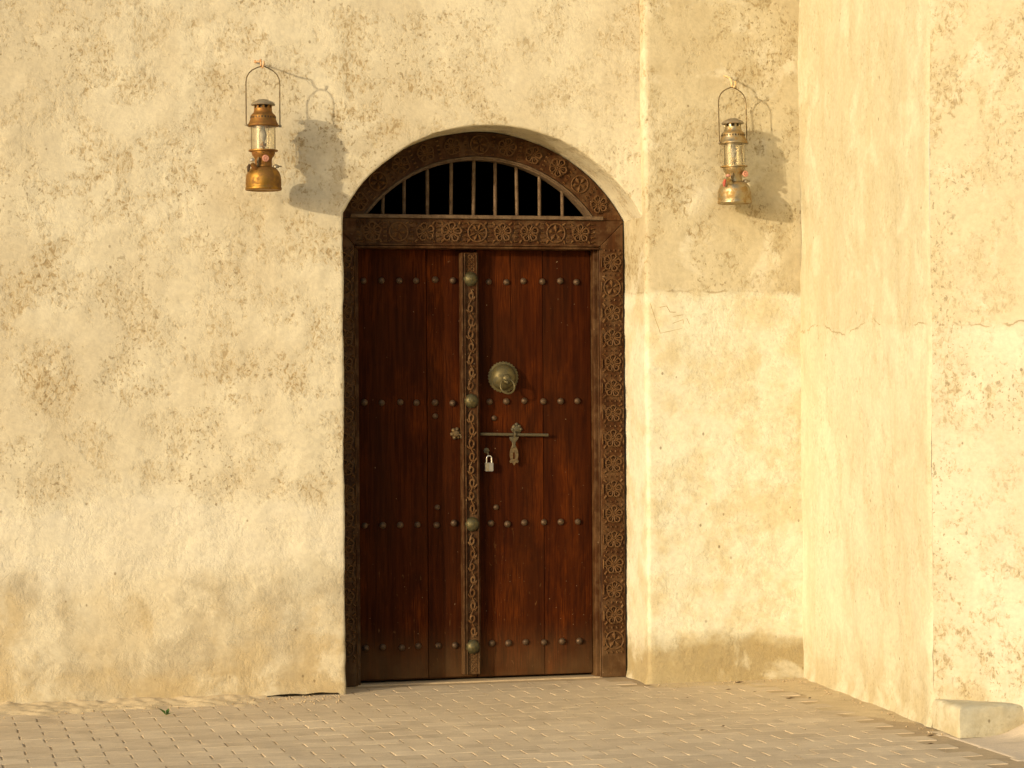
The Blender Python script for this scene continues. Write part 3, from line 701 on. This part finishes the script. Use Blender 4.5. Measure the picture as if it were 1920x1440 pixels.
# ------------------------------------------------------------------ lanterns and hooks
def lantern(loc, s, label, rot, mt, mc, mh, mcap, red, seed):
    rnd = random.Random(seed); e = empty('lantern', loc, label, 'lantern', 'pressure lanterns hung on the wall', rot); k = .00054*s
    def P(pr): return [(r*k, z*k) for r, z in pr]
    m = MB(); m.lathe(P([(120, 8), (132, 1), (145, 3), (149, 10), (149, 22), (144, 30), (143, 34), (146, 44), (145, 92), (140, 125), (127, 156), (106, 180), (78, 194), (60, 199)]), 40); m.build('tank', mt, e, True)
    m = MB(); m.lathe(P([(72, 190), (70, 200), (70, 252), (75, 268), (90, 286), (95, 306), (96, 318), (120, 320), (120, 331), (100, 334), (40, 334)]), 32); col = m.build('collar', mc, e, True)
    m = MB()
    for i in range(10):
        a = 2*math.pi*i/10; m.lathe(P([(5, 0), (5, 5), (1, 6)]), 6, (math.cos(a)*94*k, math.sin(a)*94*k, 302*k))
    m.build('rivets', m_dark, col)['kind'] = 'stuff'
    m = MB(); m.lathe(P([(102, 333), (102, 527), (99, 527), (99, 333)]), 36); m.f = m.f[:-2]; kk = 36
    m.f += [(j, (j+1) % kk, 3*kk+(j+1) % kk, 3*kk+j) for j in range(kk)]; m.build('glass_globe', m_glass, e, True)
    m = MB()
    for a in (R(15), R(105), R(195), R(285-8)):
        m.tube([(112*k*math.cos(a), 112*k*math.sin(a), 330*k), (112*k*math.cos(a), 112*k*math.sin(a), 530*k)], 3.2*k, 6)
        m.build('cage_rod', m_wire, e, True); m = MB()
    m = MB(); m.lathe(P([(12, 330), (12, 360), (26, 362), (26, 385), (10, 386), (10, 400)]), 12); m.build('burner', mc, e, True)
    m = MB(); m.lathe(P([(12, 405), (24, 425), (29, 450), (25, 478), (14, 498), (12, 525)]), 14); m.build('mantle', m_mantle, e, True)
    m = MB(); m.tube([(-30*k, 10*k, 330*k), (-30*k, 10*k, 470*k), (-14*k, 6*k, 505*k), (0, 0, 512*k)], 7*k, 6); m.build('vapour_tube', m_wire, e, True)
    m = MB(); m.lathe(P([(100, 522), (121, 522), (129, 527), (128, 537), (120, 547), (113, 562), (107, 578), (104, 586), (104, 606), (99, 616), (84, 630), (76, 642), (73, 655), (73, 672), (66, 672), (66, 660)]), 40); hood = m.build('hood', mh, e, True)
    m = MB(); n = 26
    for i in range(n):
        a = 2*math.pi*i/n; c, sn = math.cos(a), math.sin(a); r0, r1, w = 100*k, 105.2*k, 6*k
        m.add([(r*c-q*sn, r*sn+q*c, z*k) for r in (r0, r1) for z in (588, 604) for q in (-w, w)], [(4, 5, 7, 6), (0, 1, 5, 4), (2, 6, 7, 3), (0, 4, 6, 2), (1, 3, 7, 5)])
    m.build('vent_dark_blocks', m_dark, hood)  # dark blocks paint the shade inside the vent holes
    m = MB(); m.lathe(P([(50, 640), (50, 703)]), 16); m.build('dark_core', m_dark, hood)  # dark core paints the shade behind the slots under the cap
    for i in range(9):
        a = 2*math.pi*(i+.4)/9; m = MB(); c, sn = math.cos(a), math.sin(a); w = 9*k
        m.add([(r*k*c-q*sn, r*k*sn+q*c, z*k) for r in (66, 72) for z in (670, 702) for q in (-w, w)], [(4, 5, 7, 6), (0, 1, 5, 4), (2, 6, 7, 3), (0, 4, 6, 2), (1, 3, 7, 5), (0, 2, 3, 1)])
        m.build('post', mh, hood)
    m = MB(); m.lathe(P([(60, 700), (97, 696), (100, 701), (97, 707), (84, 720), (66, 730), (50, 735), (44, 742), (20, 746), (1, 747)]), 32); m.build('cap', mcap, e, True)
    for sx in (-1, 1):
        m = MB(); m.lathe(P([(11, -9), (11, 9)]), 8, (sx*146*k, 0, 532*k)); m.tube([(sx*118*k, 0, 532*k), (sx*152*k, 0, 532*k)], 6*k, 6); m.build('ear', m_cap, e)
    pts = [(-143, 532), (-143, 640), (-143, 760), (-143, 880), (-137, 920), (-118, 955), (-88, 982), (-52, 1001), (-20, 1013), (0, 1018), (20, 1013), (52, 1001), (88, 982), (118, 955), (137, 920), (143, 880), (143, 760), (143, 640), (143, 532)]
    m = MB(); m.tube([(x*k, 0, z*k) for x, z in pts], 5.0*k, 6); m.build('bail_handle', m_wire, e, True)
    # pump, valve wheel, filler cap
    m = MB(); m.tube([(-80*k, -70*k, 165*k), (-112*k, -84*k, 196*k), (-122*k, -90*k, 208*k)], [22*k, 22*k, 16*k], 10); m.build('pump_barrel', mc, e, True)
    m = MB(); m.lathe(P([(8, -10), (20, -6), (22, 6), (14, 16), (2, 18)]), 12, (-122*k, -92*k, 235*k)); m.build('pressure_gauge', m_steel if not red else m_pink, e, True)
    m = MB(); m.tube([(-132*k, -60*k, 205*k), (-146*k, -64*k, 180*k), (-148*k, -64*k, 145*k)], [10*k, 15*k, 9*k], 8); m.build('pump_knob', m_red if red else m_dark, e, True)
    vx = 58 if red else -8
    m = MB(); m.tube([((vx+21*math.cos(t))*k, -92*k, (256+21*math.sin(t))*k) for t in frange(0, 2*math.pi, .45)[:-1]], 8*k, 6, True); m.lathe(P([(12, 60), (12, 100), (2, 102)]), 8, (vx*k, 0, 256*k), 'y'); m.lathe(P([(18, 88), (18, 92)]), 10, (vx*k, 0, 256*k), 'y'); m.build('valve_wheel', m_pink, e, True)
    m = MB(); m.lathe(P([(24, 0), (26, 12), (20, 24), (8, 28)]), 12, (98*k, -30*k, 186*k)); m.tube([(90*k, -20*k, 205*k), (146*k, -30*k, 198*k)], [8*k, 5*k], 6); m.build('filler_cap', m_cap, e, True)
    m = MB(); m.tube([(-66*k, -60*k, 190*k), (-64*k, -66*k, 235*k), (-56*k, -62*k, 262*k)], 11*k, 8); m.build('lever', m_wire, e, True)
    return e
Lh = (-1.100, 0, 2.850); Rh = (1.097, YB, 2.840)
lan1 = lantern((-1.093, -.188, 2.256), 1.0, 'amber brass pressure lantern with grey cap, hanging left of the doorway', (0, 0, R(8)), m_brass, m_rust, m_rust, m_cap, False, 1)
lan2 = lantern((1.104, -.180, 2.226), .985, 'silvery brass pressure lantern with red knobs, hanging right of the doorway near the corner', (0, R(-1.2), R(14)), m_silver, m_silver, m_silver, m_cap, True, 2)
def hook(p, out, drop, mat, label, r=.0045):
    x, y, z = p; e = empty('wall_hook', p, label, 'hook', 'hooks that carry the lanterns')
    m = MB(); zc = -drop+.016
    pts = [(0, .03, 0), (0, -out*.35, -drop*.15), (0, -out*.75, -drop*.45+.004), (.001, -out+.022, -drop+.036)]
    pts += [(.002+.006*(1-math.cos(t))*.5, -out+.0-.018*math.cos(t+math.pi)*-1*-1, -drop+.018-.018*math.sin(t)) for t in frange(.1, math.pi*1.15, .32)]
    m.tube(pts, r, 8); m.build('hook_rod', mat, e, True)
    m = MB(); m.lathe([(.012, -.004), (.012, .003), (.006, .006)], 10, (0, 0, 0), 'y'); m.build('collar', mat, e, True)
hook(Lh, .188, .050, m_hook, 'coppery hook rod in the wall above the amber lantern')
hook(Rh, .120, .073, m_hookc, 'cream painted hook rod in the wall above the silvery lantern')

# ------------------------------------------------------------------ small things on the ground
wd = empty('weed', (-1.568, -.50, .004), 'tiny green weed sprouting from the sand at the wall foot', 'plant'); wd.scale = (1.5, 1.5, 1.4)
for i in range(9):
    a = 2*math.pi*i/9+random.uniform(-.3, .3); L = random.uniform(.016, .03); c, s = math.cos(a), math.sin(a); u = random.uniform(.3, 1.1); w = .005
    m = MB(); m.add([(0, 0, 0), (c*L*.5-s*w, s*L*.5+c*w, L*u*.7), (c*L, s*L, L*u), (c*L*.5+s*w, s*L*.5-c*w, L*u*.7), (c*L*.5, s*L*.5, L*u*.62)], [(0, 4, 1), (1, 4, 2), (2, 4, 3), (3, 4, 0)]); m.build('leaf', m_leaf, wd)
for i, (x, y, L, a) in enumerate([(1.112, -.172, .05, 10), (.978, -.404, .034, -4), (.71, -.621, .018, 30), (1.064, -.512, .02, 0), (1.129, -.79, .045, -6), (1.216, -.798, .03, 35), (.557, -1.535, .03, 40), (1.24, -2.03, .04, 15), (.839, -1.718, .02, 60), (1.15, -2.23, .034, 5), (.235, -.831, .02, 80), (.44, -1.62, .03, -10)]):
    m = MB(); h = L*.16; m.add([(-L/2, 0, .002), (-L*.1, -L*.16, .001), (L/2, 0, h*.6), (L*.05, L*.17, .003), (0, 0, h)], [(0, 1, 4), (1, 2, 4), (2, 3, 4), (3, 0, 4), (0, 3, 2, 1)])
    o = m.build('leaf_scrap', m_scrap, None, False, (x, y, .006)); o.rotation_euler = (0, 0, R(a))
    tag(o, ['large dark leaf scrap close to the foot of the bay wall near the corner', 'thin dark leaf scrap lying a little out from the bay wall', 'tiny dark leaf scrap on the paving before the right door jamb',
            'tiny dark leaf scrap between longer scraps near the inner corner', 'long flat leaf scrap on brown sand near the buttress side', 'tilted leaf scrap nearest the long side of the buttress',
            'angled dark leaf scrap on open paving below the bay wall', 'dark leaf scrap beside the lowest corner of the plinth', 'small crosswise leaf scrap on open paving left of the plinth',
            'dark leaf scrap on the paving just below the plinth corner', 'lone tiny scrap on the paving in front of the right door leaf', 'flat scrap beside the angled scrap on the open paving'][i], 'leaf', 'leaf scraps on the paving')

# crumbs of plaster and grit along the wall feet: too many and too small to count
cr = MB(); rc = random.Random(11)
def crumb(x, y, z, r):
    p = [(1, 0, 0), (-1, 0, 0), (0, 1, 0), (0, -1, 0), (0, 0, 1), (0, 0, -1)]
    cr.add([(x+a*r*rc.uniform(.5, 1.2), y+b*r*rc.uniform(.5, 1.2), z+c*r*rc.uniform(.4, .9)) for a, b, c in p], [(0, 2, 4), (2, 1, 4), (1, 3, 4), (3, 0, 4), (2, 0, 5), (1, 2, 5), (3, 1, 5), (0, 3, 5)])
for i in range(320):
    crumb(rc.uniform(-2.4, -.75), -abs(rc.gauss(0, .16))-.012, .004, rc.choice((.002, .003, .003, .0045, .007)))
for i in range(90):
    crumb(rc.uniform(.72, 1.46), YB-.022-abs(rc.gauss(0, .05)), .004, rc.choice((.002, .003, .004, .006)))
for i in range(120):
    t = rc.random(); crumb(1.462+(1.345-1.462)*t-.022-abs(rc.gauss(0, .04)), -.08-1.98*t, .004, rc.choice((.002, .003, .004, .007)))
for i in range(260):
    x, y = rc.uniform(-2.2, 1.2), rc.uniform(-2.6, -.2); crumb(x, y, .002, rc.choice((.0015, .002, .003)))
o = cr.build('plaster_crumbs', m_joint); o['kind'] = 'stuff'; o['label'] = 'loose plaster crumbs and grit along the wall feet'
